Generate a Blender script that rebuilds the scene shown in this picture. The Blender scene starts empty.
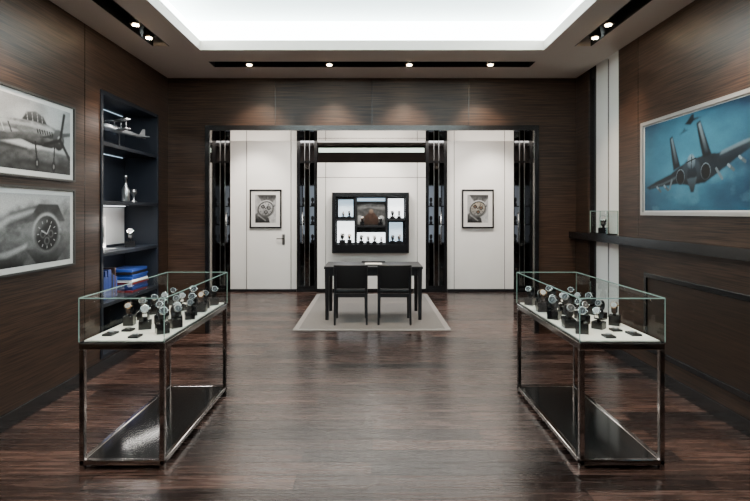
import bpy, bmesh, math, random
import numpy as np
from mathutils import Vector, Matrix
random.seed(4)
sc = bpy.context.scene
COL = sc.collection

# ------------------------------------------------------------------ materials
def mat(name, color=(0.5,0.5,0.5), rough=0.5, metal=0.0, emit=None, estr=0.0, spec=0.5, coat=0.0):
    m = bpy.data.materials.new(name); m.use_nodes = True
    b = m.node_tree.nodes["Principled BSDF"]
    b.inputs["Base Color"].default_value = (*color, 1)
    b.inputs["Roughness"].default_value = rough
    b.inputs["Metallic"].default_value = metal
    b.inputs["Specular IOR Level"].default_value = spec
    b.inputs["Coat Weight"].default_value = coat
    if emit:
        b.inputs["Emission Color"].default_value = (*emit, 1)
        b.inputs["Emission Strength"].default_value = estr
    return m

def noise_mat(name, c1, c2, scale=(1,1,1), nscale=5, rough=0.5, bump=0.0, spec=0.5, detail=4, ramp=(0.3,0.7), metal=0.0):
    m = mat(name, c1, rough, metal, spec=spec)
    nt = m.node_tree; N = nt.nodes; L = nt.links
    b = N["Principled BSDF"]
    tc = N.new("ShaderNodeTexCoord"); mp = N.new("ShaderNodeMapping")
    mp.inputs["Scale"].default_value = scale
    no = N.new("ShaderNodeTexNoise"); no.inputs["Scale"].default_value = nscale; no.inputs["Detail"].default_value = detail
    rp = N.new("ShaderNodeValToRGB")
    rp.color_ramp.elements[0].position = ramp[0]; rp.color_ramp.elements[1].position = ramp[1]
    rp.color_ramp.elements[0].color = (*c1,1); rp.color_ramp.elements[1].color = (*c2,1)
    L.new(tc.outputs["Object"], mp.inputs["Vector"]); L.new(mp.outputs[0], no.inputs["Vector"])
    L.new(no.outputs["Fac"], rp.inputs["Fac"]); L.new(rp.outputs["Color"], b.inputs["Base Color"])
    if bump:
        bp = N.new("ShaderNodeBump"); bp.inputs["Strength"].default_value = bump; bp.inputs["Distance"].default_value = 0.002
        L.new(no.outputs["Fac"], bp.inputs["Height"]); L.new(bp.outputs[0], b.inputs["Normal"])
    return m

M_wall = noise_mat("wenge_veneer", (0.012,0.0060,0.0040), (0.066,0.035,0.022), scale=(1.0,1.0,45), nscale=3.0, rough=0.38, bump=0.25, spec=0.35, ramp=(.33,.67))
M_panel = noise_mat("wenge_veneer_dark", (0.011,0.006,0.004), (0.040,0.022,0.014), scale=(1.0,1.0,45), nscale=3.0, rough=0.35, bump=0.25, spec=0.35)
M_ceil = mat("ceiling_paint", (0.74,0.66,0.60), 0.8)
M_white = noise_mat("white_lacquer", (0.80,0.78,0.75), (0.84,0.82,0.79), nscale=2, rough=0.45)
M_seam = mat("shadow_gap", (0.15,0.14,0.13), 0.8)
M_black = mat("black_lacquer", (0.006,0.006,0.007), 0.22)
M_blacks = mat("black_satin", (0.006,0.006,0.008), 0.45, spec=.35)
M_shelf = mat("blueblack_shelf", (0.009,0.012,0.019), 0.42, spec=.35)
M_steel = mat("polished_dark_chrome", (0.45,0.43,0.42), 0.10, 1.0)
M_base = mat("black_mirror_glass", (0.03,0.028,0.027), 0.10, 0.5)
M_chrome = mat("chrome", (0.75,0.75,0.75), 0.18, 1.0)
M_gun = mat("brushed_pewter", (0.35,0.36,0.37), 0.3, 1.0)
M_silver = mat("satin_silver_model", (0.36,0.37,0.39), 0.35, 0.7)
M_mirror = mat("smoked_mirror", (0.40,0.37,0.34), 0.02, 1.0)
M_dmirror = mat("black_mirror", (0.13,0.13,0.13), 0.03, 1.0)
M_smoke = mat("smoked_glass_door", (0.22,0.23,0.25), 0.05, 1.0)
M_deck = mat("white_deck_fabric", (0.80,0.75,0.66), 0.7)
M_edge = mat("glass_edge_green", (0.27,0.38,0.34), 0.2, emit=(0.4,0.6,0.54), estr=0.02)
M_cove = mat("cove_luminous", (0.6,0.66,0.66), 0.6, emit=(0.74,0.94,1.0), estr=2.4)
M_cove2 = mat("cove_led_side", (0.9,0.95,0.95), 0.6, emit=(0.90,1.0,0.98), estr=15.0)
M_spot = mat("lamp_lens", (1,1,1), 0.5, emit=(1.0,0.72,0.42), estr=90)
M_lit = mat("backlit_panel", (0.9,0.9,0.9), 0.5, emit=(0.92,0.97,1.0), estr=3.0)
M_litb = mat("backlit_panel_blue", (0.8,0.9,0.95), 0.5, emit=(0.55,0.78,1.0), estr=1.0)
M_litd = mat("dim_shelf_light", (0.4,0.42,0.45), 0.5, emit=(0.7,0.82,1.0), estr=.22)
M_reflg = mat("cove_reflection_green", (0.8,0.9,0.85), 0.5, emit=(0.66,1.0,0.82), estr=.8)
M_frame = mat("silver_frame", (0.45,0.43,0.41), 0.35, 0.6)
M_mat = mat("passepartout", (0.62,0.60,0.58), 0.8)
M_rug = noise_mat("rug_wool", (0.135,0.13,0.127), (0.20,0.194,0.19), nscale=60, rough=0.95, bump=0.4)
M_rugb = noise_mat("rug_border", (0.23,0.22,0.213), (0.30,0.288,0.28), nscale=60, rough=0.95, bump=0.4)
M_leather = mat("black_leather", (0.008,0.008,0.009), 0.42, spec=.4)
M_paper = mat("paper", (0.75,0.74,0.7), 0.7)
M_cellgrey = mat("lit_cell_grey", (0.45,0.45,0.45), 0.7)
M_brown = mat("brown_strap", (0.05,0.02,0.010), 0.5)
M_gold = mat("rose_gold", (0.55,0.36,0.22), 0.25, 1.0)
M_dial = mat("dial_black", (0.012,0.012,0.016), 0.3)
M_dialw = mat("dial_silver", (0.30,0.30,0.30), 0.3)
M_red = mat("magazine_red", (0.20,0.012,0.012), 0.5)
M_blue = mat("magazine_blue", (0.01,0.035,0.18), 0.5)

def glass_mat():
    m = bpy.data.materials.new("clear_glass"); m.use_nodes = True
    nt = m.node_tree; N = nt.nodes; L = nt.links
    for n in list(N): N.remove(n)
    o = N.new("ShaderNodeOutputMaterial"); mx = N.new("ShaderNodeMixShader")
    t = N.new("ShaderNodeBsdfTransparent"); t.inputs[0].default_value = (0.965,0.988,0.978,1)
    g = N.new("ShaderNodeBsdfGlossy"); g.inputs["Roughness"].default_value = 0.01
    lw = N.new("ShaderNodeLayerWeight"); lw.inputs[0].default_value = 0.5
    p = N.new("ShaderNodeMath"); p.operation='POWER'; p.inputs[1].default_value=5.0
    q = N.new("ShaderNodeMath"); q.operation='MULTIPLY_ADD'; q.inputs[1].default_value=.6; q.inputs[2].default_value=.03
    L.new(lw.outputs["Facing"], p.inputs[0]); L.new(p.outputs[0], q.inputs[0])
    L.new(q.outputs[0], mx.inputs[0]); L.new(t.outputs[0], mx.inputs[1]); L.new(g.outputs[0], mx.inputs[2]); L.new(mx.outputs[0], o.inputs[0])
    return m
M_glass = glass_mat()

def floor_mat():
    m = mat("dark_oak_planks", (0.05,0.03,0.025), 0.3, spec=.42)
    nt = m.node_tree; N = nt.nodes; L = nt.links; b = N["Principled BSDF"]
    tc = N.new("ShaderNodeTexCoord")
    br = N.new("ShaderNodeTexBrick")
    br.inputs["Scale"].default_value = 1.0; br.inputs["Brick Width"].default_value = 1.15; br.inputs["Row Height"].default_value = 0.15
    br.inputs["Mortar Size"].default_value = 0.004; br.inputs["Mortar Smooth"].default_value = 0.3
    br.offset = 0.37; br.offset_frequency = 2
    br.inputs["Color1"].default_value = (0.008,0.0043,0.0036,1); br.inputs["Color2"].default_value = (0.078,0.043,0.034,1)
    br.inputs["Mortar"].default_value = (0.001,0.001,0.001,1)
    L.new(tc.outputs["Object"], br.inputs["Vector"])
    mp = N.new("ShaderNodeMapping"); mp.inputs["Scale"].default_value = (1.3,20,1)
    no = N.new("ShaderNodeTexNoise"); no.inputs["Scale"].default_value = 2.3; no.inputs["Detail"].default_value = 7
    L.new(tc.outputs["Object"], mp.inputs["Vector"]); L.new(mp.outputs[0], no.inputs["Vector"])
    rp = N.new("ShaderNodeValToRGB"); rp.color_ramp.elements[0].position=0.35; rp.color_ramp.elements[1].position=0.67
    rp.color_ramp.elements[0].color=(0.38,0.38,0.38,1); rp.color_ramp.elements[1].color=(1.7,1.65,1.62,1)
    L.new(no.outputs["Fac"], rp.inputs["Fac"])
    mx = N.new("ShaderNodeMix"); mx.data_type='RGBA'; mx.blend_type='MULTIPLY'; mx.inputs[0].default_value=1.0
    L.new(br.outputs["Color"], mx.inputs[6]); L.new(rp.outputs["Color"], mx.inputs[7]); L.new(mx.outputs[2], b.inputs["Base Color"])
    mr = N.new("ShaderNodeMapRange"); mr.inputs[3].default_value=0.15; mr.inputs[4].default_value=0.38
    L.new(no.outputs["Fac"], mr.inputs[0]); L.new(mr.outputs[0], b.inputs["Roughness"])
    bp = N.new("ShaderNodeBump"); bp.inputs["Strength"].default_value=0.27; bp.inputs["Distance"].default_value=0.003
    ad = N.new("ShaderNodeMath"); ad.operation='SUBTRACT'
    L.new(no.outputs["Fac"], ad.inputs[0]); L.new(br.outputs["Fac"], ad.inputs[1]); L.new(ad.outputs[0], bp.inputs["Height"]); L.new(bp.outputs[0], b.inputs["Normal"])
    return m
M_floor = floor_mat()

def attr_mat():
    m = mat("photographic_print", (0.5,0.5,0.5), 0.4, spec=.25)
    nt=m.node_tree; a=nt.nodes.new("ShaderNodeVertexColor"); a.layer_name="Col"
    nt.links.new(a.outputs["Color"], nt.nodes["Principled BSDF"].inputs["Base Color"]); return m
M_print = attr_mat()

# ------------------------------------------------------------------ builder
class B:
    def __init__(s, name): s.n=name; s.bm=bmesh.new(); s.ms=[]
    def mi(s, m):
        if m not in s.ms: s.ms.append(m)
        return s.ms.index(m)
    def box(s, x0,x1,y0,y1,z0,z1, m, M=None):
        P=[(x0,y0,z0),(x1,y0,z0),(x1,y1,z0),(x0,y1,z0),(x0,y0,z1),(x1,y0,z1),(x1,y1,z1),(x0,y1,z1)]
        v=[s.bm.verts.new(M@Vector(p) if M else p) for p in P]; i=s.mi(m)
        for f in ((0,3,2,1),(4,5,6,7),(0,1,5,4),(1,2,6,5),(2,3,7,6),(3,0,4,7)):
            s.bm.faces.new([v[k] for k in f]).material_index=i
        return s
    def loft(s, rings, m, cap=True, smooth=True):
        i=s.mi(m); R=[[s.bm.verts.new(p) for p in r] for r in rings]; n=len(R[0])
        for a,b in zip(R,R[1:]):
            for k in range(n):
                f=s.bm.faces.new((a[k],a[(k+1)%n],b[(k+1)%n],b[k])); f.material_index=i; f.smooth=smooth
        if cap:
            s.bm.faces.new(R[0][::-1]).material_index=i; s.bm.faces.new(R[-1]).material_index=i
    def tube(s, p0,p1,r0,r1,m,n=14,cap=True):
        p0=Vector(p0);p1=Vector(p1); d=(p1-p0).normalized()
        a=d.orthogonal().normalized(); b=d.cross(a)
        s.loft([[p+ (a*math.cos(t)+b*math.sin(t))*r for t in [2*math.pi*k/n for k in range(n)]] for p,r in ((p0,r0),(p1,r1))], m, cap)
    def lathe(s, c, prof, m, n=20):
        c=Vector(c); s.loft([[c+Vector((r*math.cos(2*math.pi*k/n), r*math.sin(2*math.pi*k/n), z)) for k in range(n)] for r,z in prof], m)
    def band(s, c, r, w, th, a0, a1, m, n=24, ez=1.0, M=None):
        c=Vector(c); rings=[]
        for k in range(n+1):
            t=a0+(a1-a0)*k/n; q=[]
            for (rr,x) in ((r,-w/2),(r+th,-w/2),(r+th,w/2),(r,w/2)):
                p=Vector((x, rr*math.cos(t), rr*math.sin(t)*ez)); p=c+p
                q.append(M@p if M else p)
            rings.append(q)
        s.loft(rings, m, True, False)
    def fin(s, bevel=0, seg=2, parent=None, recalc=True):
        if recalc: bmesh.ops.recalc_face_normals(s.bm, faces=s.bm.faces[:])
        me=bpy.data.meshes.new(s.n); s.bm.to_mesh(me); s.bm.free()
        for m in s.ms: me.materials.append(m)
        o=bpy.data.objects.new(s.n, me); COL.objects.link(o)
        if bevel:
            md=o.modifiers.new("bev","BEVEL"); md.width=bevel; md.segments=seg; md.limit_method='ANGLE'; md.angle_limit=0.7
        if parent: o.parent=parent
        return o
def empty(name, loc=(0,0,0)):
    e=bpy.data.objects.new(name,None); e.location=loc; e.empty_display_size=0.1; COL.objects.link(e); return e

XW=2.53; D1=6.2; DP=7.1; D2=9.43; H=3.16

# ------------------------------------------------------------------ shell
B("floor").box(-3.3,3.3,-1.6,9.6,-0.1,0,M_floor).fin()
b=B("wall_left")
b.box(-XW-0.45,-XW,-1.6,4.65,0,3.6,M_wall); b.box(-XW-0.45,-XW,5.91,D1,0,3.6,M_wall)
b.box(-XW-0.45,-XW,4.65,5.91,2.65,3.6,M_wall); b.box(-XW-0.45,-XW,4.65,5.91,0,0.12,M_wall)
b.box(-XW-0.45,-XW-0.40,4.65,5.91,0.12,2.65,M_wall)
b.fin()
b=B("wall_right")
b.box(XW,XW+0.45,-1.6,5.13,0,3.6,M_wall); b.box(XW,XW+0.45,5.85,D1,0,3.6,M_wall)
b.box(XW+0.04,XW+0.45,5.13,5.73,0,3.6,M_white); b.box(XW+0.02,XW+0.45,5.73,5.85,0,3.6,M_black)
b.box(XW+0.032,XW+0.04,5.42,5.432,0,H,M_seam)
b.fin()
b=B("trim_seams")
for y in (1.1,2.95,4.4): b.box(-XW,-XW+0.0015,y,y+0.006,0.12,H,M_black)
for y in (1.0,4.75): b.box(XW-0.0015,XW,y,y+0.006,1.27,H,M_black)
for x in (-1.2,0.0,1.2): b.box(x-.003,x+.003,D1-.0015,D1,2.58,H,M_black)
b.fin()
B("wall_rear").box(-3.0,3.0,-1.75,-1.6,0,3.6,M_wall).fin()
OX=2.06; OZ=2.57
b=B("wall_portal")
b.box(-3.6,-OX,D1,DP,0,3.6,M_wall); b.box(OX,3.6,D1,DP,0,3.6,M_wall); b.box(-OX,OX,D1,DP,OZ,3.6,M_wall)
b.fin()
b=B("trim_portal")
for s in (-1,1):
    xs=sorted((s*OX,s*(OX-0.05)))
    b.box(xs[0],xs[1],D1-0.03,D1+0.02,0,OZ,M_black); b.box(xs[0],xs[1],D1+0.02,DP,0,OZ,M_mirror)
b.box(-OX+0.05,OX-0.05,D1-0.03,D1+0.02,OZ-0.06,OZ,M_black); b.box(-OX+0.05,OX-0.05,D1+0.02,DP,OZ-0.06,OZ,M_mirror)
b.fin()

b=B("wall_back")
b.box(-3.6,-1.415,D2,D2+0.15,0,3.2,M_white); b.box(1.415,3.6,D2,D2+0.15,0,3.2,M_white)
b.box(-1.415,1.415,D2+0.35,D2+0.5,0,3.2,M_blacks)
for x in (-2.72,1.55,2.5):
    b.box(x-0.006,x+0.006,D2-0.001,D2+0.01,0.0,3.0,M_seam)
b.fin()
B("wall_backroom_left").box(-3.45,-3.3,DP,D2,0,3.2,M_white).fin()
B("wall_backroom_right").box(3.3,3.45,DP,D2,0,3.2,M_white).fin()
B("ceiling_backroom").box(-3.3,3.3,DP,D2+0.5,3.05,3.2,M_ceil).fin()
b=B("wall_center_block")
b.box(-1.02,1.0,D2-0.10,D2+0.3,0,2.42,M_white)
b.box(-1.02,1.0,D2-0.04,D2+0.3,2.42,3.05,M_dmirror)
b.box(-1.0,0.98,D2-0.055,D2-0.041,2.62,2.70,M_reflg)  # glowing strip stands in for a light cove's reflection in the dark band
b.box(-1.02,1.0,D2-0.105,D2-0.10,0,0.07,M_black)
b.box(-0.87,-0.86,D2-0.102,D2-0.09,0.07,2.42,M_seam); b.box(0.84,0.85,D2-0.102,D2-0.09,0.07,2.42,M_seam)
b.box(-1.02,1.0,D2-0.102,D2-0.09,2.14,2.15,M_seam)
b.fin()
b=B("door_1")
b.box(-2.355,-1.535,D2-0.012,D2-0.001,0.01,2.9,M_white)
b.box(-2.37,-2.357,D2-0.006,D2-0.001,0.01,2.9,M_seam); b.box(-1.533,-1.52,D2-0.006,D2-0.001,0.01,2.9,M_seam)
b.box(-1.69,-1.64,D2-0.02,D2-0.012,0.88,1.08,M_gun)
b.tube((-1.665,D2-0.02,1.0),(-1.665,D2-0.065,1.0),0.009,0.009,M_black); b.tube((-1.665,D2-0.06,1.0),(-1.79,D2-0.06,1.0),0.009,0.009,M_black)
b.fin()

# ceiling with tray and slots
b=B("ceiling")
TX=1.76; S0=2.03; S1=2.19; Z0,Z1=H,H+0.10
for s in (-1,1):
    def bx(a,c,y0,y1):
        xs=sorted((s*a,s*c)); b.box(xs[0],xs[1],y0,y1,Z0,Z1,M_ceil)
    bx(TX,S0,-1.6,5.12); bx(S1,XW,-1.6,5.0); bx(S0,S1,5.0,5.12); bx(S1,XW,5.0,5.12)
    bx(1.8,XW,5.12,D1)
    xs=sorted((s*S0,s*S1)); b.box(xs[0],xs[1],-1.6,5.0,Z1+0.03,Z1+0.05,M_blacks)
    for a in (S0,S1):
        xs=sorted((s*(a-0.004),s*(a+0.004))); b.box(xs[0],xs[1],-1.6,5.0,Z0-0.002,Z1+0.03,M_blacks)
b.box(-TX,TX,-1.6,-1.0,Z0,Z1,M_ceil)
b.box(-1.8,1.8,5.12,5.52,Z0,Z1,M_ceil); b.box(-1.8,1.8,5.72,D1,Z0,Z1,M_ceil)
b.box(-1.8,1.8,5.52,5.72,Z1+0.03,Z1+0.05,M_blacks)
for y in (5.52,5.72): b.box(-1.8,1.8,y-0.004,y+0.004,Z0-0.002,Z1+0.03,M_blacks)
for x in (-1.8,1.8): b.box(x-0.004,x+0.004,5.52,5.72,Z0-0.002,Z1+0.03,M_blacks)
b.fin()
b=B("ceiling_light_cove")
b.box(-1.98,1.98,-1.25,5.38,3.55,3.58,M_cove)
b.box(-2.0,-1.98,-1.25,5.38,3.27,3.55,M_cove2); b.box(1.98,2.0,-1.25,5.38,3.27,3.55,M_cove2)
b.box(-1.98,1.98,5.38,5.4,3.33,3.55,M_cove2); b.box(-1.98,1.98,-1.27,-1.25,3.27,3.55,M_cove2)
b.fin()

for s,n in ((-1,"baseboard_left"),(1,"baseboard_right")):
    xs=sorted((s*XW,s*(XW-0.018)))
    b=B(n); b.box(xs[0],xs[1],-1.6,D1,0,0.11,M_black); b.fin(0.003)
b=B("baseboard_back")
b.box(-3.3,-1.42,D2-0.03,D2-0.013,0,0.05,M_blacks); b.box(1.42,3.3,D2-0.03,D2-0.001,0,0.05,M_blacks); b.fin()
B("trim_ledge_right").box(XW-0.09,XW,-1.5,D1-0.001,1.18,1.26,M_black).box(XW,XW+.04,5.13,5.73,1.18,1.26,M_black).fin()
b=B("trim_panel_right")
for (y0,y1) in ((2.9,4.62),(0.9,2.65)):
    b.box(XW-0.006,XW,y0+0.04,y1-0.04,0.28,0.90,M_panel)
    b.box(XW-0.022,XW,y0,y1,0.90,0.945,M_black); b.box(XW-0.022,XW,y0,y1,0.235,0.28,M_black)
    b.box(XW-0.022,XW,y0,y0+0.04,0.28,0.90,M_black); b.box(XW-0.022,XW,y1-0.04,y1,0.28,0.90,M_black)
b.fin(0.003)

# ------------------------------------------------------------------ bookcase
BX0=-XW-0.39
b=B("built_in_bookcase")
b.box(BX0,BX0+0.02,4.66,5.90,0.13,2.64,M_shelf)
b.box(BX0,-XW+0.012,4.655,4.69,0.125,2.645,M_shelf); b.box(BX0,-XW+0.012,5.87,5.905,0.125,2.645,M_shelf)
for z in [0.125,0.60,1.08,1.57,2.13]: b.box(BX0+0.02,-XW+0.008,4.69,5.87,z,z+0.035,M_shelf)
b.box(BX0+0.02,-XW+0.008,4.69,5.87,2.61,2.645,M_shelf)
b.box(BX0+0.02,-XW-0.02,5.27,5.29,0.16,0.60,M_shelf)
b.box(BX0+0.021,BX0+0.026,4.72,5.84,1.14,1.55,M_cellgrey)  # back of this cell coloured paler to imitate its bright lighting
for z in (1.57,1.08,): b.box(BX0+0.04,BX0+0.06,4.75,5.8,z-0.008,z-0.0005,M_lit)
for z in (2.13,2.61): b.box(BX0+0.022,BX0+0.03,4.75,5.8,z-0.008,z-0.0005,M_litb)
b.fin(0.002)

def biplane():
    b=B("model_airplane"); c=Vector((-2.70,5.34,2.1655))
    b.lathe(c,[(0.05,0),(0.05,0.008),(0.008,0.012),(0.006,0.17)],M_gun)
    f0=c+Vector((-.09,-0.20,0.23)); f1=c+Vector((.14,0.30,0.17)); n=12
    prof=[(0,.016),(.08,.034),(.3,.038),(.6,.026),(1,.009)]
    ax=(f1-f0); an_=ax.normalized(); a=an_.orthogonal().normalized(); bb=an_.cross(a)
    side=an_.cross(Vector((0,0,1))).normalized()
    b.loft([[f0+ax*t+(a*math.cos(2*math.pi*k/n)+bb*math.sin(2*math.pi*k/n))*r for k in range(n)] for t,r in prof],M_silver)
    fw=Vector((an_.x,an_.y,0)).normalized()
    for dz in (-.01,0.09):
        for s in (-1,1):
            p=f0+ax*0.36+Vector((0,0,dz)); q=p+side*s*.16+Vector((0,0,.012))
            b.loft([[p-fw*.045,p+fw*.045,p+fw*.045+Vector((0,0,.008)),p-fw*.045+Vector((0,0,.008))],[q-fw*.03,q+fw*.03,q+fw*.03+Vector((0,0,.007)),q-fw*.03+Vector((0,0,.007))]],M_silver)
    for s in (-1,1):
        for t in (0.05,0.13): b.tube(f0+ax*0.36+side*s*t,f0+ax*0.36+side*s*t+Vector((0,0,0.10)),.004,.004,M_silver,6)
    t=f0+ax*0.94
    for s in (-1,1): b.loft([[t-fw*.04,t+fw*.03,t+fw*.03+Vector((0,0,.008)),t-fw*.04+Vector((0,0,.008))],[t+side*s*.08-fw*.02,t+side*s*.08+fw*.03,t+side*s*.08+fw*.03+Vector((0,0,.006)),t+side*s*.08-fw*.02+Vector((0,0,.006))]],M_silver)
    e2=side*.004
    b.loft([[t-fw*.06-e2,t-fw*.06+e2,t+fw*.03+e2,t+fw*.03-e2],[t-fw*.0-e2+Vector((0,0,.09)),t-fw*.0+e2+Vector((0,0,.09)),t+fw*.03+e2+Vector((0,0,.09)),t+fw*.03-e2+Vector((0,0,.09))]],M_silver,True,False)
    for an in (0.4,2.49,4.59):
        b.tube(f0-an_*.01,f0-an_*.01+side*(math.cos(an)*.09)+Vector((0,0,math.sin(an)*.09)),.007,.005,M_gun,6)
    b.fin()
biplane()
b=B("decanter_bottle"); b.lathe((-2.70,5.48,1.6055),[(0.035,0),(0.042,.02),(0.042,.14),(0.02,.18),(0.013,.2),(0.013,.26),(0.02,.265),(0.02,.29),(.01,.3)],M_gun); b.fin()
b=B("framed_card"); b.box(-2.86,-2.84,4.98,5.28,1.6055,1.98,M_blacks); b.box(-2.84,-2.838,5.01,5.25,1.64,1.95,M_gun); b.fin()
b=B("small_trophy"); b.lathe((-2.68,5.62,1.6055),[(0.035,0),(0.035,.015),(.01,.03),(.01,.07),(.035,.11),(.03,.15)],M_gun); b.fin()
b=B("magazine_stack"); z=0.636
for i,(m,dx) in enumerate(((M_red,0),(M_blue,.01),(M_blue,0),(M_red,.015),(M_paper,.005),(M_blue,0),(M_blue,.01),(M_blacks,.0),(M_blue,.0))):
    h=.022+.006*(i%3); b.box(-2.83+dx,-2.57+dx*.5,5.35+dx,5.72+dx,z,z+h-.002,m); z+=h
b.fin(.002)
b=B("book_row"); y=4.75
for i in range(14):
    w=random.choice((.025,.03,.035)); h=random.uniform(.2,.3)
    b.box(-2.85,-2.62,y,y+w-.002,.636,.636+h,random.choice((M_blue,M_blacks,M_blue,M_gun,M_brown))); y+=w
b.fin(.002)

# ------------------------------------------------------------------ wristwatch displays
def watch_mesh(name, strap, case, dial, hblock=.05):
    b=B(name)
    b.box(-.03,.03,-.03,.03,0,hblock,M_black)
    b.box(-.008,.008,-.006,.006,hblock,hblock+.02,M_black)
    c=(0,0,hblock+.045)
    b.band(c,.026,.03,.003,math.radians(-70),math.radians(250),M_blacks,20,1.1)
    b.band(c,.0295,.021,.0035,math.radians(-85),math.radians(265),strap,28,1.1)
    a=math.radians(150); d=Vector((0,math.cos(a),math.sin(a)*1.1)); p=Vector(c)+d*.031; dn=d.normalized()
    b.tube(p,p+dn*.008,.0205,.0205,case,22); b.tube(p+dn*.0078,p+dn*.0105,.0205,.017,case,22); b.tube(p+dn*.0102,p+dn*.011,.0165,.0165,dial,20)
    b.tube(p+Vector((.02,0,0))+dn*.004,p+Vector((.026,0,0))+dn*.004,.004,.004,case,8)
    u=Vector((1,0,0)).cross(dn); q=p+dn*.0112
    b.tube(q,q+u*.011,.0009,.0006,M_dialw if dial is M_dial else M_dial,4); b.tube(q,q+Vector((.008,0,0))-u*.003,.0009,.0006,M_dialw if dial is M_dial else M_dial,4)
    bmesh.ops.recalc_face_normals(b.bm, faces=b.bm.faces[:])
    me=bpy.data.meshes.new(name); b.bm.to_mesh(me); b.bm.free()
    for m in b.ms: me.materials.append(m)
    return me
WM=[watch_mesh("watch_black",M_leather,M_chrome,M_dial),watch_mesh("watch_steel",M_chrome,M_chrome,M_dialw,.04),watch_mesh("watch_brown",M_brown,M_gold,M_dialw,.06),watch_mesh("watch_dark",M_leather,M_gun,M_dial,.045)]
def watch(x,y,z,rot=0,k=0,sc_=1.0,parent=None,name="wristwatch_on_stand"):
    o=bpy.data.objects.new(name,WM[k%4]); o.location=(x,y,z); o.rotation_euler=(0,0,rot); o.scale=(sc_,)*3; COL.objects.link(o)
    if parent: o.parent=parent; o.location=Vector((x,y,z))-parent.location
    return o
watch(-2.66,5.5,1.1155,.4,1,1.7)

# ------------------------------------------------------------------ glass display cases
def case(s):
    def xs(a,c): return sorted((s*a,s*c))
    X0,X1=1.205,1.70; Y0,Y1=2.90,4.16; Zd=0.745; Zt=1.0; t=.030
    e=empty("glass_display_case",(s*(X0+X1)/2,(Y0+Y1)/2,0))
    inv=Matrix.Translation(-Vector(e.location))
    def bx(b,a,c,y0,y1,z0,z1,m): x=xs(a,c); b.box(x[0],x[1],y0,y1,z0,z1,m,inv)
    b=B("stand_frame")
    for a in (X0,X1-t):
        for y in (Y0,Y1-t): bx(b,a,a+t,y,y+t,0,.70,M_steel)
    for (z0,z1) in ((.03,.06),(.70,.74)):
        bx(b,X0,X1,Y0,Y0+t,z0,z1,M_steel); bx(b,X0,X1,Y1-t,Y1,z0,z1,M_steel)
        bx(b,X0,X0+t,Y0+t,Y1-t,z0,z1,M_steel); bx(b,X1-t,X1,Y0+t,Y1-t,z0,z1,M_steel)
    b.fin(.004,parent=e)
    b=B("lower_shelf"); bx(b,X0+t,X1-t,Y0+t,Y1-t,.035,.055,M_base); b.fin(parent=e)
    b=B("deck"); bx(b,X0+.002,X1-.002,Y0+.002,Y1-.002,.7405,.744,M_black); bx(b,X0+.02,X1-.02,Y0+.02,Y1-.02,.744,.75,M_deck); b.fin(parent=e)
    b=B("glass_panes")
    def pane(P):
        v=[b.bm.verts.new(inv@Vector(p)) for p in P]; b.bm.faces.new(v).material_index=b.mi(M_glass)
    x=[s*X0,s*X1]
    for xx in x: pane([(xx,Y0,Zd),(xx,Y1,Zd),(xx,Y1,Zt),(xx,Y0,Zt)])
    for y in (Y0,Y1): pane([(x[0],y,Zd),(x[1],y,Zd),(x[1],y,Zt),(x[0],y,Zt)])
    pane([(x[0],Y0,Zt),(x[1],Y0,Zt),(x[1],Y1,Zt),(x[0],Y1,Zt)])
    b.fin(parent=e)
    b=B("glass_edges"); w=.004
    for a in (X0,X1):
        bx(b,a-w/2,a+w/2,Y0,Y1,Zt-.004,Zt+.002,M_edge)
        for y in (Y0,Y1): bx(b,a-w/2,a+w/2,y-w/2,y+w/2,Zd,Zt-.004,M_edge)
    for y in (Y0,Y1): bx(b,X0,X1,y-w/2,y+w/2,Zt-.004,Zt+.002,M_edge)
    b.fin(parent=e)
    Z=.7505; we=empty("wristwatch_collection",(s*1.45,3.5,Z))
    L=[(1.30,3.10),(1.28,3.25),(1.32,3.38),(1.28,3.51),(1.31,3.64),(1.28,3.77),(1.31,3.90),(1.28,4.04),(1.46,3.22),(1.43,3.38),(1.47,3.52),(1.43,3.66),(1.46,3.81),(1.43,3.98),(1.61,3.32),(1.60,3.50),(1.61,3.68),(1.60,3.86),(1.61,4.04)]
    for i,(a,y) in enumerate(L):
        watch(s*a,y,Z,-.5*s+random.uniform(-.45,.45),[0,3,1,3,0,2,3,0,1,0,0,3,1,0,2,3,0,1,0][i],random.uniform(1.05,1.28),we,"wristwatch")
    for i,(a,y,l) in enumerate([(1.42,3.00,.07),(1.60,3.06,.09),(1.54,3.16,.06)]):
        b=B("watch_tray"); a0=s*a-we.location.x; y-=3.5
        b.box(a0-.03,a0+.03,y-l/2,y+l/2,0,.012,M_blacks); b.tube((a0,y,.012),(a0,y,.02),.02,.02,M_gun,16); b.tube((a0,y,.02),(a0,y,.022),.016,.016,M_dialw,16); b.fin(.002,parent=we)
case(-1); case(1)

e=empty("glass_display_box",(2.50,5.40,1.2602))
hx,hy=.055,.20
b=B("base"); b.box(-hx,hx,-hy,hy,0,.012,M_black); b.fin(parent=e)
b=B("panes")
for P in ([(-hx,-hy,.012),(-hx,hy,.012),(-hx,hy,.25),(-hx,-hy,.25)],[(hx,-hy,.012),(hx,hy,.012),(hx,hy,.25),(hx,-hy,.25)],[(-hx,-hy,.012),(hx,-hy,.012),(hx,-hy,.25),(-hx,-hy,.25)],[(-hx,hy,.012),(hx,hy,.012),(hx,hy,.25),(-hx,hy,.25)],[(-hx,-hy,.25),(hx,-hy,.25),(hx,hy,.25),(-hx,hy,.25)]):
    b.bm.faces.new([b.bm.verts.new(p) for p in P]).material_index=b.mi(M_glass)
b.fin(parent=e)
b=B("edges")
for x in (-hx,hx):
    b.box(x-.003,x+.003,-hy,hy,.247,.253,M_edge)
    for y in (-hy,hy): b.box(x-.003,x+.003,y-.003,y+.003,.012,.25,M_edge)
for y in (-hy,hy): b.box(-hx,hx,y-.003,y+.003,.247,.253,M_edge)
b.fin(parent=e)
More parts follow.
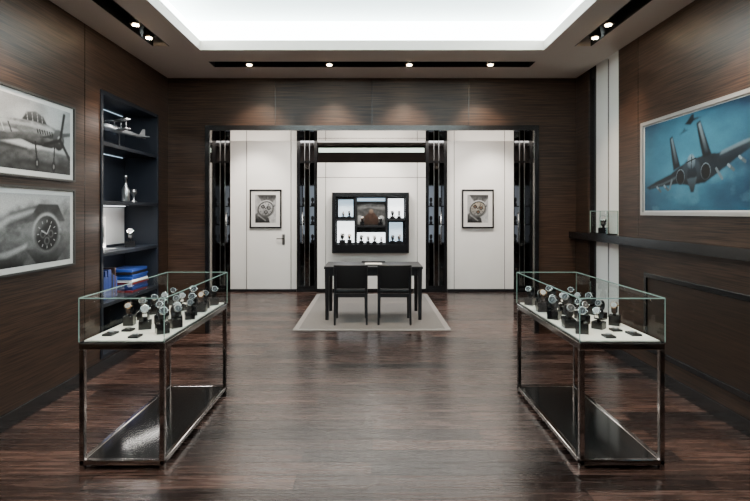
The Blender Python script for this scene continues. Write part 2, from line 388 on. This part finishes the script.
watch(2.50,5.40,1.2725,-.6,1,1.5,e,"wristwatch")

# ------------------------------------------------------------------ prints (vertex-painted photographs)
class Canvas:
    def __init__(s,w,h,asp,seed=0):
        s.W,s.Hh,s.asp=w,h,asp; s.img=np.zeros((h,w,3)); s.rng=np.random.RandomState(seed)
        s.u=(np.arange(w)+.5)/w; s.v=(np.arange(h)+.5)/h; s.U,s.V=np.meshgrid(s.u,s.v)
    def noise(s,fx,fy,oct=4):
        out=np.zeros((s.Hh,s.W)); amp=1; tot=0
        for o in range(oct):
            nx,ny=int(fx*2**o)+2,int(fy*2**o)+2; g=s.rng.rand(ny+1,nx+1)
            x=s.U*(nx-1); y=s.V*(ny-1); xi=x.astype(int); yi=y.astype(int); xf=x-xi; yf=y-yi
            xf=xf*xf*(3-2*xf); yf=yf*yf*(3-2*yf)
            out+=amp*((g[yi,xi]*(1-xf)+g[yi,xi+1]*xf)*(1-yf)+(g[yi+1,xi]*(1-xf)+g[yi+1,xi+1]*xf)*yf); tot+=amp; amp*=.5
        return out/tot
    def blur(s,m,k):
        for _ in range(2):
            for ax in (0,1):
                if k<1: continue
                p=np.pad(m,[(k,k) if a==ax else (0,0) for a in (0,1)],mode='edge'); c=np.cumsum(p,axis=ax)
                c=np.concatenate([np.zeros_like(np.take(c,[0],axis=ax)),c],axis=ax); n=2*k+1
                m=(np.take(c,range(n,c.shape[ax]),axis=ax)-np.take(c,range(0,c.shape[ax]-n),axis=ax))/n
        return m
    def put(s,mask,ctop,cbot=None,v0=0,v1=1,al=1.0,tex=0):
        cbot=ctop if cbot is None else cbot
        g=lambda c: np.array([c,c,c]) if np.isscalar(c) else np.array(c)
        t=np.clip((s.V-v0)/(v1-v0+1e-6),0,1)[...,None]; col=g(cbot)*(1-t)+g(ctop)*t
        if tex: col=col*(1+tex*(s.noise(14,10,4)-.5)[...,None]*2)
        m=(mask*al)[...,None]; s.img=s.img*(1-m)+col*m
    def poly(s,pts,ctop,cbot=None,bl=0,al=1.0,tex=0):
        ins=np.zeros((s.Hh,s.W),bool); n=len(pts)
        for i in range(n):
            x1,y1=pts[i]; x2,y2=pts[(i+1)%n]
            if y1==y2: continue
            c=((y1>s.V)!=(y2>s.V))&(s.U<(x2-x1)*(s.V-y1)/(y2-y1)+x1); ins^=c
        vs=[p[1] for p in pts]; s.put(s.blur(ins.astype(float),bl),ctop,cbot,min(vs),max(vs),al,tex)
    def ell(s,cx,cy,rx,ry=None,ctop=.5,cbot=None,bl=0,al=1,rot=0,hole=0,tex=0):
        ry=rx if ry is None else ry; dx=(s.U-cx)*s.asp; dy=s.V-cy; c,n=math.cos(rot),math.sin(rot)
        a=(dx*c+dy*n)/rx; b_=(-dx*n+dy*c)/ry; r=np.sqrt(a*a+b_*b_); m=(r<1)&(r>=hole)
        s.put(s.blur(m.astype(float),bl),ctop,cbot,cy-ry,cy+ry,al,tex)
    def line(s,p,q,w,c,al=1,bl=0):
        ax,ay=p[0]*s.asp,p[1]; bx_,by=q[0]*s.asp,q[1]; X=s.U*s.asp; Y=s.V
        t=np.clip(((X-ax)*(bx_-ax)+(Y-ay)*(by-ay))/((bx_-ax)**2+(by-ay)**2+1e-9),0,1)
        d=np.hypot(X-ax-t*(bx_-ax),Y-ay-t*(by-ay)); s.put(s.blur((d<w).astype(float),bl),c,al=al)
    def to(s,name,fr,parent):
        o,u,v,n=fr; w,h=s.W,s.Hh; vs=[];
        for j in range(h):
            for i in range(w): vs.append(o+u*(i/(w-1))+v*(j/(h-1))+n*.001)
        fs=[(j*w+i,j*w+i+1,(j+1)*w+i+1,(j+1)*w+i) for j in range(h-1) for i in range(w-1)]
        me=bpy.data.meshes.new(name); me.from_pydata(vs,[],fs); me.materials.append(M_print)
        ca=me.color_attributes.new("Col","FLOAT_COLOR","POINT")
        d=np.ones((h*w,4),np.float32); d[:,:3]=np.clip(s.img,0,1).reshape(-1,3); ca.data.foreach_set("color",d.ravel())
        ob=bpy.data.objects.new(name,me); COL.objects.link(ob); ob.parent=parent; return ob

def frame(b, fr, w, h, fw, fd, fm, mm, inner):
    o,u,v,n=fr
    def fb(a0,a1,c0,c1,d0,d1,m):
        P=[o+u*a+v*c+n*d for d in (d0,d1) for a,c in ((a0,c0),(a1,c0),(a1,c1),(a0,c1))]
        vs=[b.bm.verts.new(p) for p in P]; i=b.mi(m)
        for f in ((0,3,2,1),(4,5,6,7),(0,1,5,4),(1,2,6,5),(2,3,7,6),(3,0,4,7)): b.bm.faces.new([vs[k] for k in f]).material_index=i
    fb(0,w,0,fw,0,fd,fm); fb(0,w,h-fw,h,0,fd,fm); fb(0,fw,fw,h-fw,0,fd,fm); fb(w-fw,w,fw,h-fw,0,fd,fm)
    fb(fw,w-fw,fw,h-fw,0,fd*.5,mm)
    i=fw+inner
    return (o+u*i+v*i+n*(fd*.5), u*(w-2*i), v*(h-2*i), n)
U=Vector; UL=(U((0,1,0)),U((0,0,1)),U((1,0,0))); UR=(U((0,-1,0)),U((0,0,1)),U((-1,0,0))); UB=(U((1,0,0)),U((0,0,1)),U((0,-1,0)))
M_frd=mat("dark_metal_frame",(0.05,0.048,0.045),.35,.3)
def picture(name, org, axes, w, h, fw, fd, fm, inner, cv):
    e=empty(name,org); b=B("frame"); fr=frame(b,(U((0,0,0)),*axes),w,h,fw,fd,fm,M_mat,inner); b.fin(parent=e)
    cv.to("print",fr,e)

y0=3.08; w=4.22-y0
c=Canvas(260,140,1.9,1)
c.put(np.ones_like(c.U),.42,.62,.2,1); c.put(np.clip((c.noise(4,3)-.42)*3,0,1),.70,al=.7)
c.poly([(0,0),(1,0),(1,.30),(.7,.33),(.3,.30),(0,.34)],.20,.07,2,tex=.8)
c.poly([(0,.30),(.2,.36),(.4,.33),(.5,.31),(.5,.28),(0,.27)],.10,.05,2)
c.poly([(.30,.10),(.95,.06),(.98,.12),(.5,.17)],.02,bl=4,al=.8)
c.poly([(0,.50),(.22,.50),(.55,.38),(.76,.37),(.86,.43),(.88,.58),(.82,.68),(.66,.73),(.45,.70),(.2,.65),(0,.61)],.45,.02,1,tex=.8)
c.poly([(0,.60),(.25,.635),(.5,.67),(.7,.68),(.8,.64),(.8,.61),(.5,.62),(.2,.58),(0,.56)],.7,.5,1,al=.6)
c.poly([(0,.28),(.15,.32),(.62,.49),(.66,.55),(.45,.53),(.1,.44),(0,.43)],.22,.02,1,tex=.6)
c.poly([(.62,.50),(.78,.52),(1,.62),(1,.675),(.8,.60)],.20,.03,1)
c.poly([(.44,.70),(.49,.82),(.58,.86),(.67,.81),(.71,.71)],.22,.02,1,al=.95)
for x in (.50,.555,.61,.66): c.line((x,.71),(x-.01,.83),.006,.5)
for k in range(7): c.line((.60+.028*k,.61),(.61+.028*k,.56),.010,.01)
c.poly([(.12,.50),(.3,.55),(.42,.53),(.3,.47)],.65,.3,1,al=.8)
for k in range(4): c.line((.10+.07*k,.62),(.13+.07*k,.50),.012,.02 if k%2 else .6,.8)
c.ell(.85,.52,.13,.16,.22,.01,1); c.ell(.865,.52,.055,.065,.75,.08,1)
for a in (75,195,315):
    r=math.radians(a); p=(.87,.52); q=(.87+.36*math.cos(r)/1.9,.52+.42*math.sin(r)); c.line(p,q,.028,.015,bl=1)
c.line((.58,.42),(.60,.14),.016,.03); c.ell(.60,.12,.045,.08,.03); c.ell(.60,.12,.018,.035,.3)
c.line((.80,.42),(.79,.12),.014,.03); c.ell(.79,.10,.045,.08,.03); c.ell(.79,.10,.018,.035,.3)
c.img*=.9+.2*c.rng.rand(c.Hh,c.W,1); c.img=np.clip(c.img,0,1)**1.35*.85
picture("framed_airplane_photograph",(-XW,y0,1.75),UL,w,.63,.016,.03,M_frd,.04,c)

c=Canvas(260,140,1.9,2)
c.put(np.ones_like(c.U),.45,.15,.2,1,tex=.6)
c.poly([(0,.45),(.15,.62),(.4,.82),(.6,.92),(1,.95),(1,1),(0,1)],.50,.70,4)
c.poly([(0,.30),(.12,.5),(.35,.74),(.6,.84),(.85,.8),(.9,.66),(.6,.64),(.35,.5),(.2,.3)],.06,.30,2,tex=.8)
c.poly([(.05,.42),(.3,.68),(.55,.78),(.8,.77),(.8,.73),(.55,.73),(.33,.62),(.1,.38)],.75,.5,3,al=.7)
c.poly([(0,0),(.45,0),(.5,.2),(.3,.33),(0,.30)],.18,.02,3,tex=.9)
c.poly([(0,.16),(.3,.22),(.5,.3),(.48,.24),(.3,.14),(0,.1)],.65,.4,2,al=.7)
c.poly([(.5,.62),(.62,.86),(.84,.86),(.93,.6)],.06,.14,1,tex=.6); c.poly([(.48,.22),(.60,.0),(.82,.0),(.95,.2)],.12,.04,1,tex=.6)
c.ell(.71,.42,.31,.31,.60,.10,2); c.ell(.71,.42,.27,.27,.05,.22,1); c.ell(.71,.42,.235,.235,.035,.015,1)
for k in range(12):
    a=k*math.pi/6; c.line((.71+.175*math.cos(a)/1.9,.42+.175*math.sin(a)),(.71+.205*math.cos(a)/1.9,.42+.205*math.sin(a)),.007,.5)
for dx,dy in ((-.045,0),(.045,0),(0,-.1)): c.ell(.71+dx,.42+dy,.055,.055,.45,.25,1,hole=.8)
c.line((.71,.42),(.75,.54),.008,.6); c.line((.71,.42),(.65,.47),.009,.6); c.ell(.87,.44,.035,.05,.5,.1,1)
c.poly([(.52,.45),(.60,.60),(.74,.66),(.66,.54),(.58,.38)],.6,bl=5,al=.3)
c.img*=.85+.3*c.rng.rand(c.Hh,c.W,1); c.img=np.clip(c.img,0,1)**1.3*.85
picture("framed_cockpit_photograph",(-XW,y0,1.055),UL,w,.635,.016,.03,M_frd,.04,c)

# jet
c=Canvas(340,176,1.95,3)
r=np.hypot((c.U-.36)*1.4,(c.V-.5)); t=np.clip(1-r*1.2,0,1)**1.2; n=c.noise(4,4,5)
t=np.clip(t*1.0+(n-.5)*.5,0,1)[...,None]
c.img=np.array([.004,.026,.065])*(1-t)+np.array([.08,.32,.45])*t
cl=np.clip((c.noise(7,5,5)-.55)*3,0,1); c.put(cl*np.clip(.6-c.V,0,1)*1.2,(.16,.36,.44))
D_=(.003,.005,.008); Mi=(.015,.026,.038); Li=(.30,.38,.43)
c.poly([(.02,.275),(.05,.25),(.18,.275),(.33,.285),(.42,.26),(.54,.275),(.62,.345),(.74,.46),(.86,.56),(.985,.63),(.99,.67),(.86,.635),(.74,.585),(.64,.545),(.56,.555),(.46,.53),(.34,.47),(.26,.40),(.12,.335)],Mi,D_,1,tex=.7)
c.poly([(.05,.27),(.2,.315),(.33,.38),(.30,.34),(.18,.29)],Li,bl=1,al=.25)
c.poly([(.64,.52),(.78,.58),(.95,.65),(.8,.62),(.66,.56)],Li,bl=1,al=.45)
c.poly([(.345,.47),(.275,.81),(.25,.79),(.265,.62),(.285,.43)],D_,D_,1); c.poly([(.325,.5),(.275,.79),(.262,.78),(.30,.5)],Li,Mi,1,al=.8)
c.poly([(.59,.54),(.505,.90),(.475,.88),(.50,.68),(.525,.52)],D_,D_,1); c.poly([(.565,.57),(.505,.88),(.49,.865),(.54,.57)],Li,Mi,1,al=.8)
c.ell(.435,.40,.15,.135,(.04,.06,.08),D_,2); c.ell(.44,.37,.075,.085,(.012,.02,.03),D_,1)
c.ell(.345,.355,.065,.075,(.002,.003,.004),None,1); c.ell(.345,.355,.072,.085,Li,Mi,0,hole=.88,al=.6)
c.ell(.545,.385,.065,.075,(.002,.003,.004),None,1); c.ell(.545,.385,.072,.085,Li,Mi,0,hole=.88,al=.6)
c.ell(.435,.50,.06,.075,Li,(.03,.05,.07),1,al=.9); c.line((.40,.5),(.47,.53),.006,D_); c.line((.435,.43),(.44,.57),.005,D_)
c.poly([(.40,.33),(.43,.19),(.455,.19),(.48,.34)],(.06,.09,.11),D_,1)
for a,b_ in ((.13,.27),(.20,.28),(.70,.42),(.77,.48)):
    c.line((a,b_),(a+.035,b_-.05),.016,(.09,.11,.12)); c.line((a,b_+.0),(a+.01,b_-.015),.012,Li,.7)
c.line((.62,.40),(.66,.30),.014,(.14,.17,.19)); c.line((.27,.33),(.25,.24),.014,(.14,.17,.19))
c.poly([(.38,.90),(.41,.935),(.44,.985),(.455,.985),(.455,.94),(.52,.93),(.455,.915),(.43,.88)],D_,D_,1)
c.poly([(.33,.80),(.36,.83),(.38,.87),(.39,.84),(.42,.835),(.38,.815)],Mi,Mi,1,al=.6)
c.img*=(.92+.16*c.rng.rand(c.Hh,c.W,1))*.8
picture("framed_jet_photograph",(XW,4.64,1.47),UR,1.62,.85,.03,.04,M_frame,.012,c)

def watch_print(x,seed,sepia):
    c=Canvas(120,160,.77,seed)
    c.put(np.ones_like(c.U),.50,.62,tex=.25); t=sepia
    c.poly([(.1,1),(.35,.72),(.8,.70),(1,.9),(1,1)],.10,.30,2,tex=.6); c.poly([(0,.0),(.0,.30),(.2,.42),(.65,.18),(.7,0)],.28,.04,2,tex=.8)
    c.ell(.50,.50,.34,.30,.70,.15,1,rot=.5); c.ell(.50,.50,.30,.26,.04,.20,1,rot=.5); c.ell(.50,.50,.26,.225,(.55,.5,.42) if t else .62,.35,1,rot=.5,tex=.3)
    for k in range(3):
        a=.2+k*2.3; c.ell(.5+.12*math.cos(a)/.77,.5+.12*math.sin(a),.07,.065,.05,.12,1); c.ell(.5+.12*math.cos(a)/.77,.5+.12*math.sin(a),.035,.03,(.4,.22,.1) if t else .5,.2,0)
    for k in range(12):
        a=k*math.pi/6; c.line((.5+.19*math.cos(a)/.77,.5+.19*math.sin(a)),(.5+.23*math.cos(a)/.77,.5+.22*math.sin(a)),.008,.03)
    c.line((.5,.5),(.66,.66),.010,.03); c.line((.5,.5),(.38,.62),.012,.03); c.ell(.88,.62,.05,.05,.5,.1,1)
    c.line((.15,.28),(.5,.08),.02,.6,.6,2)
    c.img*=.85+.3*c.rng.rand(c.Hh,c.W,1); c.img=np.clip(c.img,0,1)**1.5*.8
    picture("framed_watch_photograph",(x,D2-.013,1.195),UB,.60,.73,.028,.03,M_black,.075,c)
watch_print(-2.30,5,False); watch_print(1.69,6,True)
c=Canvas(80,70,1.15,8); c.put(np.ones_like(c.U),.7,.4,tex=.6); c.poly([(0,.2),(.5,.45),(1,.3),(1,.7),(.4,.8),(0,.6)],.2,.05,2); c.ell(.5,.5,.2,.2,.7,.3,1)
picture("leaflet_photograph",(-2.85,4.97,1.12),UL,.36,.33,.008,.012,M_paper,.01,c)

# ------------------------------------------------------------------ central wall display cabinet
e=empty("wall_display_cabinet",(0,0,0)); yf=D2-.10; fx0,fx1,fz0,fz1=-.735,.68,.745,1.86
b=B("carcass")
b.box(fx0,fx1,yf-.02,yf-.001,fz0,fz1,M_black)
b.box(fx0,fx0+.07,yf-.16,yf-.02,fz0,fz1,M_black); b.box(fx1-.07,fx1,yf-.16,yf-.02,fz0,fz1,M_black)
b.box(fx0+.07,fx1-.07,yf-.16,yf-.02,fz1-.08,fz1,M_black); b.box(fx0+.07,fx1-.07,yf-.16,yf-.02,fz0,.91,M_black)
for x in (-.315,.255): b.box(x,x+.03,yf-.14,yf-.02,.91,fz1-.08,M_blacks)
b.box(fx0+.07,-.315,yf-.13,yf-.02,1.34,1.37,M_blacks); b.box(.285,fx1-.07,yf-.13,yf-.02,1.34,1.37,M_blacks)
b.box(-.285,.255,yf-.13,yf-.02,1.22,1.25,M_blacks)
b.fin(.003,parent=e)
b=B("backlit_cells")
b.box(fx0+.11,-.35,yf-.03,yf-.021,1.41,1.73,M_litb); b.box(fx0+.09,-.33,yf-.03,yf-.021,.93,1.33,M_lit)
b.box(.30,fx1-.09,yf-.03,yf-.021,1.39,1.75,M_lit); b.box(.32,fx1-.11,yf-.03,yf-.021,.95,1.31,M_litb)
b.box(-.275,.245,yf-.03,yf-.021,.93,1.12,M_lit)
b.box(-.275,.245,yf-.03,yf-.021,1.70,1.76,M_litb)
b.fin(parent=e,recalc=False)
c=Canvas(90,80,1.1,9); c.put(np.ones_like(c.U),.03,.10,tex=.7); c.poly([(.0,.60),(.4,.75),(1,.62),(1,.85),(.5,.92),(0,.85)],.25,.08,1,tex=.5); c.poly([(.2,0),(.26,.35),(.42,.55),(.62,.52),(.75,.3),(.8,0)],(.06,.032,.022),(.018,.010,.007),1,tex=.6); c.ell(.5,.58,.08,.10,(.26,.18,.13),(.08,.05,.04),1); c.ell(.86,.3,.1,.1,.6,.2,1); c.poly([(.02,.05),(.16,.05),(.14,.4),(.04,.42)],.4,.2,1)
c.to("poster",(U((-.275,yf-.028,1.26)),U((.52,0,0)),U((0,0,.43)),U((0,-1,0))),e)
for x,z,q in ((-.55,.91,1.5),(-.42,.91,1.3),(.38,.91,1.3),(.50,.91,1.5),(-.53,1.37,1.2),(-.42,1.37,1.2),(.38,1.37,1.2),(.50,1.37,1.2),(-.20,.91,1.3),(-.07,.91,1.1),(.05,.91,1.3),(.17,.91,1.1),(-.18,1.25,1.2),(.16,1.25,1.2)):
    watch(x,yf-.085,z,random.uniform(-.4,.4),random.randint(0,3),q,e,"wristwatch")

def vitrine(x0,x1):
    s=-1 if x0<0 else 1
    b=B("tall_glass_cabinet"); y0,y1=D2-.06,D2+.34
    b.box(x0,x1,y1-.02,y1,0,3.04,M_dmirror); b.box(x0,x0+.06,y0,y1-.02,0,3.04,M_black); b.box(x1-.06,x1,y0,y1-.02,0,3.04,M_black)
    b.box(x0+.06,x1-.06,y0,y1-.02,0,.12,M_black); b.box(x0+.06,x1-.06,y0,y1-.02,2.92,3.04,M_black)
    b.box(x0+.06,x1-.06,y0+.03,y0+.036,2.46,2.92,M_smoke); b.box(x0+.06,x1-.06,y0,y0+.03,2.42,2.46,M_black)
    xc=(x0+x1)/2
    b.box(x0+.07,x1-.07,y1-.03,y1-.021,.9,2.0,M_litd)
    for z in (.45,.9,1.25,1.6,2.0): b.box(x0+.06,x1-.06,y0+.05,y1-.03,z,z+.018,M_black)
    b.box(xc-.05,xc-.04,y0,y0+.03,.12,2.92,M_gun); b.box(xc+.04,xc+.05,y0,y0+.03,.12,2.92,M_gun)
    b.box(xc-.04,xc+.04,y0+.02,y0+.03,.12,2.42,M_dmirror)
    b.tube((xc+.08*s,y0-.03,.9),(xc+.08*s,y0-.03,1.5),.008,.008,M_chrome); b.box(xc+.08*s-.006,xc+.08*s+.006,y0-.03,y0+.03,.92,.94,M_chrome); b.box(xc+.08*s-.006,xc+.08*s+.006,y0-.03,y0+.03,1.46,1.48,M_chrome)
    for z in (.918,1.268,1.618):
        for dx in (-.085,.085): b.lathe((xc+dx,y0+.15,z),[(.03,0),(.03,.05),(.012,.06),(.028,.10),(.028,.14),(.01,.16)],M_blacks,12)
    b.fin()
vitrine(-1.41,-1.025); vitrine(1.005,1.41)

# ------------------------------------------------------------------ rug, table, chairs
b=B("area_rug"); b.box(-1.0,1.0,6.30,9.1,.001,.012,M_rugb); b.box(-.93,.93,6.37,9.03,.012,.0145,M_rug); b.fin()
RZ=.0145
b=B("writing_table"); x0,x1,ya,yb=-.66,.70,6.86,7.56
b.box(x0,x1,ya,yb,.715,.75,M_blacks); b.box(x0+.03,x1-.03,ya+.03,yb-.03,.62,.715,M_blacks)
for x in (x0+.01,x1-.07):
    for y in (ya+.01,yb-.07):
        P=[(x,y),(x+.06,y),(x+.06,y+.06),(x,y+.06)]; cc=(x+.03,y+.03)
        b.loft([[U((cc[0]+(p[0]-cc[0])*k,cc[1]+(p[1]-cc[1])*k,z)) for p in P] for k,z in ((.75,RZ),(1,.715))],M_blacks,True,False)
b.fin(.003)
b=B("desk_blotter_tray"); b.box(-.16,.20,7.0,7.30,.751,.763,M_leather); b.box(-.10,.14,7.04,7.22,.763,.767,M_paper); b.box(-.15,.19,7.28,7.30,.763,.785,M_leather); b.fin(.002)

def chair(cx,cy,rot,name="dining_chair"):
    e=empty(name,(cx,cy,RZ)); e.rotation_euler=(0,0,rot)
    b=B("frame")
    for s in (-1,1):
        for (p,q,r0,r1) in (((s*.21,-.235,0),(s*.205,-.20,.42),.013,.018),((s*.205,-.20,.42),(s*.20,-.245,.76),.018,.014),((s*.20,.20,0),(s*.20,.19,.42),.013,.018)):
            p=U(p);q=U(q)
            b.loft([[c_+U((dx*r,dy*r,0)) for dx,dy in ((-1,-1),(1,-1),(1,1),(-1,1))] for c_,r in ((p,r0),(q,r1))],M_blacks,True,False)
        b.box(s*.205-.012,s*.205+.012,-.19,.19,.36,.41,M_blacks)
    b.box(-.2,.2,-.21,-.185,.36,.41,M_blacks); b.box(-.2,.2,.18,.205,.36,.41,M_blacks)
    b.fin(.003,parent=e)
    b=B("seat"); b.box(-.225,.225,-.19,.22,.41,.465,M_leather); b.fin(.018,3,parent=e)
    b=B("backrest"); rings=[]
    for k in range(9):
        x=-.225+.45*k/8; cc=-.03*(1-(2*k/8-1)**2)
        rings.append([U((x,-.19+cc,.475)),U((x,-.255+cc,.79)),U((x,-.225+cc,.795)),U((x,-.155+cc,.475))])
    b.loft(rings,M_leather,True,True); b.fin(.008,3,parent=e)
chair(-.285,6.80,0.02); chair(.30,6.80,-.02)

# ------------------------------------------------------------------ lights
def aim(o,t): o.rotation_euler=(Vector(t)-o.location).to_track_quat('-Z','Y').to_euler()
def downlight(x,y,target,power,size=55,blend=.7,col=(1,.78,.58)):
    b=B("recessed_spotlight")
    b.lathe((x,y,H-.005),[(.05,0),(.052,.02),(.045,.08),(.03,.133)],M_blacks,18)
    b.lathe((x,y,H-.012),[(.026,0),(.028,.006)],M_spot,16)
    b.fin()
    l=bpy.data.lights.new("spot","SPOT"); l.energy=power; l.color=col; l.spot_size=math.radians(size); l.spot_blend=blend; l.shadow_soft_size=.03
    o=bpy.data.objects.new("spot_beam",l); o.location=(x,y,H-.03); COL.objects.link(o); aim(o,target)
for x in (-1.38,-.48,.42,1.33): downlight(x,5.62,(x,6.25,2.0),140,75,1.0)
for s in (-1,1):
    downlight(s*2.09,4.42,(s*2.5,4.9 if s<0 else 5.4,1.3),160,60,1.0,(1,.74,.52))
    downlight(s*2.09,3.2,(s*2.53,3.5,1.7),160,60,1.0,(1,.80,.62))  # added out-of-view spots that light the wall pictures
    downlight(s*2.12,2.4,(s*1.45,3.3,.75),150,50)  # added out-of-view spots, only to light the display cases
    downlight(s*2.12,4.75,(s*1.45,3.8,.75),170,45)  # second pair of spots added to brighten the cases
    downlight(s*2.09,1.2,(s*2.3,1.6,1.0),60,60)

def area(name,loc,sx,sy,power,target,col=(1,.95,.88)):
    l=bpy.data.lights.new(name,"AREA"); l.shape='RECTANGLE'; l.size=sx; l.size_y=sy; l.energy=power; l.color=col
    o=bpy.data.objects.new(name,l); o.location=loc; COL.objects.link(o); aim(o,target); return o
area("backroom_fill_light",(0,8.3,3.03),4.6,1.0,150,(0,8.3,0))  # unseen area lamp added to brighten the back room's white walls
for z,p in ((1.562,16),(1.072,8),(2.602,9),(2.122,7)):
    area("bookcase_fill_light",(-2.60,5.28,z),.04,1.0,p,(-2.78,5.28,z-.45),(1,.95,.9))  # area lamps added below the shelves to brighten the bookcase
for x in (-2.2,2.2,0.0):
    l=bpy.data.lights.new("wall_washer","SPOT"); l.energy=150; l.color=(1,.92,.82); l.spot_size=math.radians(70); l.spot_blend=.8; l.shadow_soft_size=.05
    o=bpy.data.objects.new("wall_washer",l); o.location=(x,8.3,3.0); COL.objects.link(o); aim(o,(x,9.4,1.7))

w=bpy.data.worlds.new("world"); sc.world=w; w.use_nodes=True
w.node_tree.nodes["Background"].inputs[0].default_value=(.5,.52,.55,1); w.node_tree.nodes["Background"].inputs[1].default_value=.05

cam=bpy.data.cameras.new("camera"); cam.lens=24; cam.sensor_width=36; cam.shift_x=.004; cam.shift_y=-.0513; cam.clip_start=.05
co=bpy.data.objects.new("camera",cam); co.location=(0,0,1.5); co.rotation_euler=(math.radians(90),0,0); COL.objects.link(co); sc.camera=co
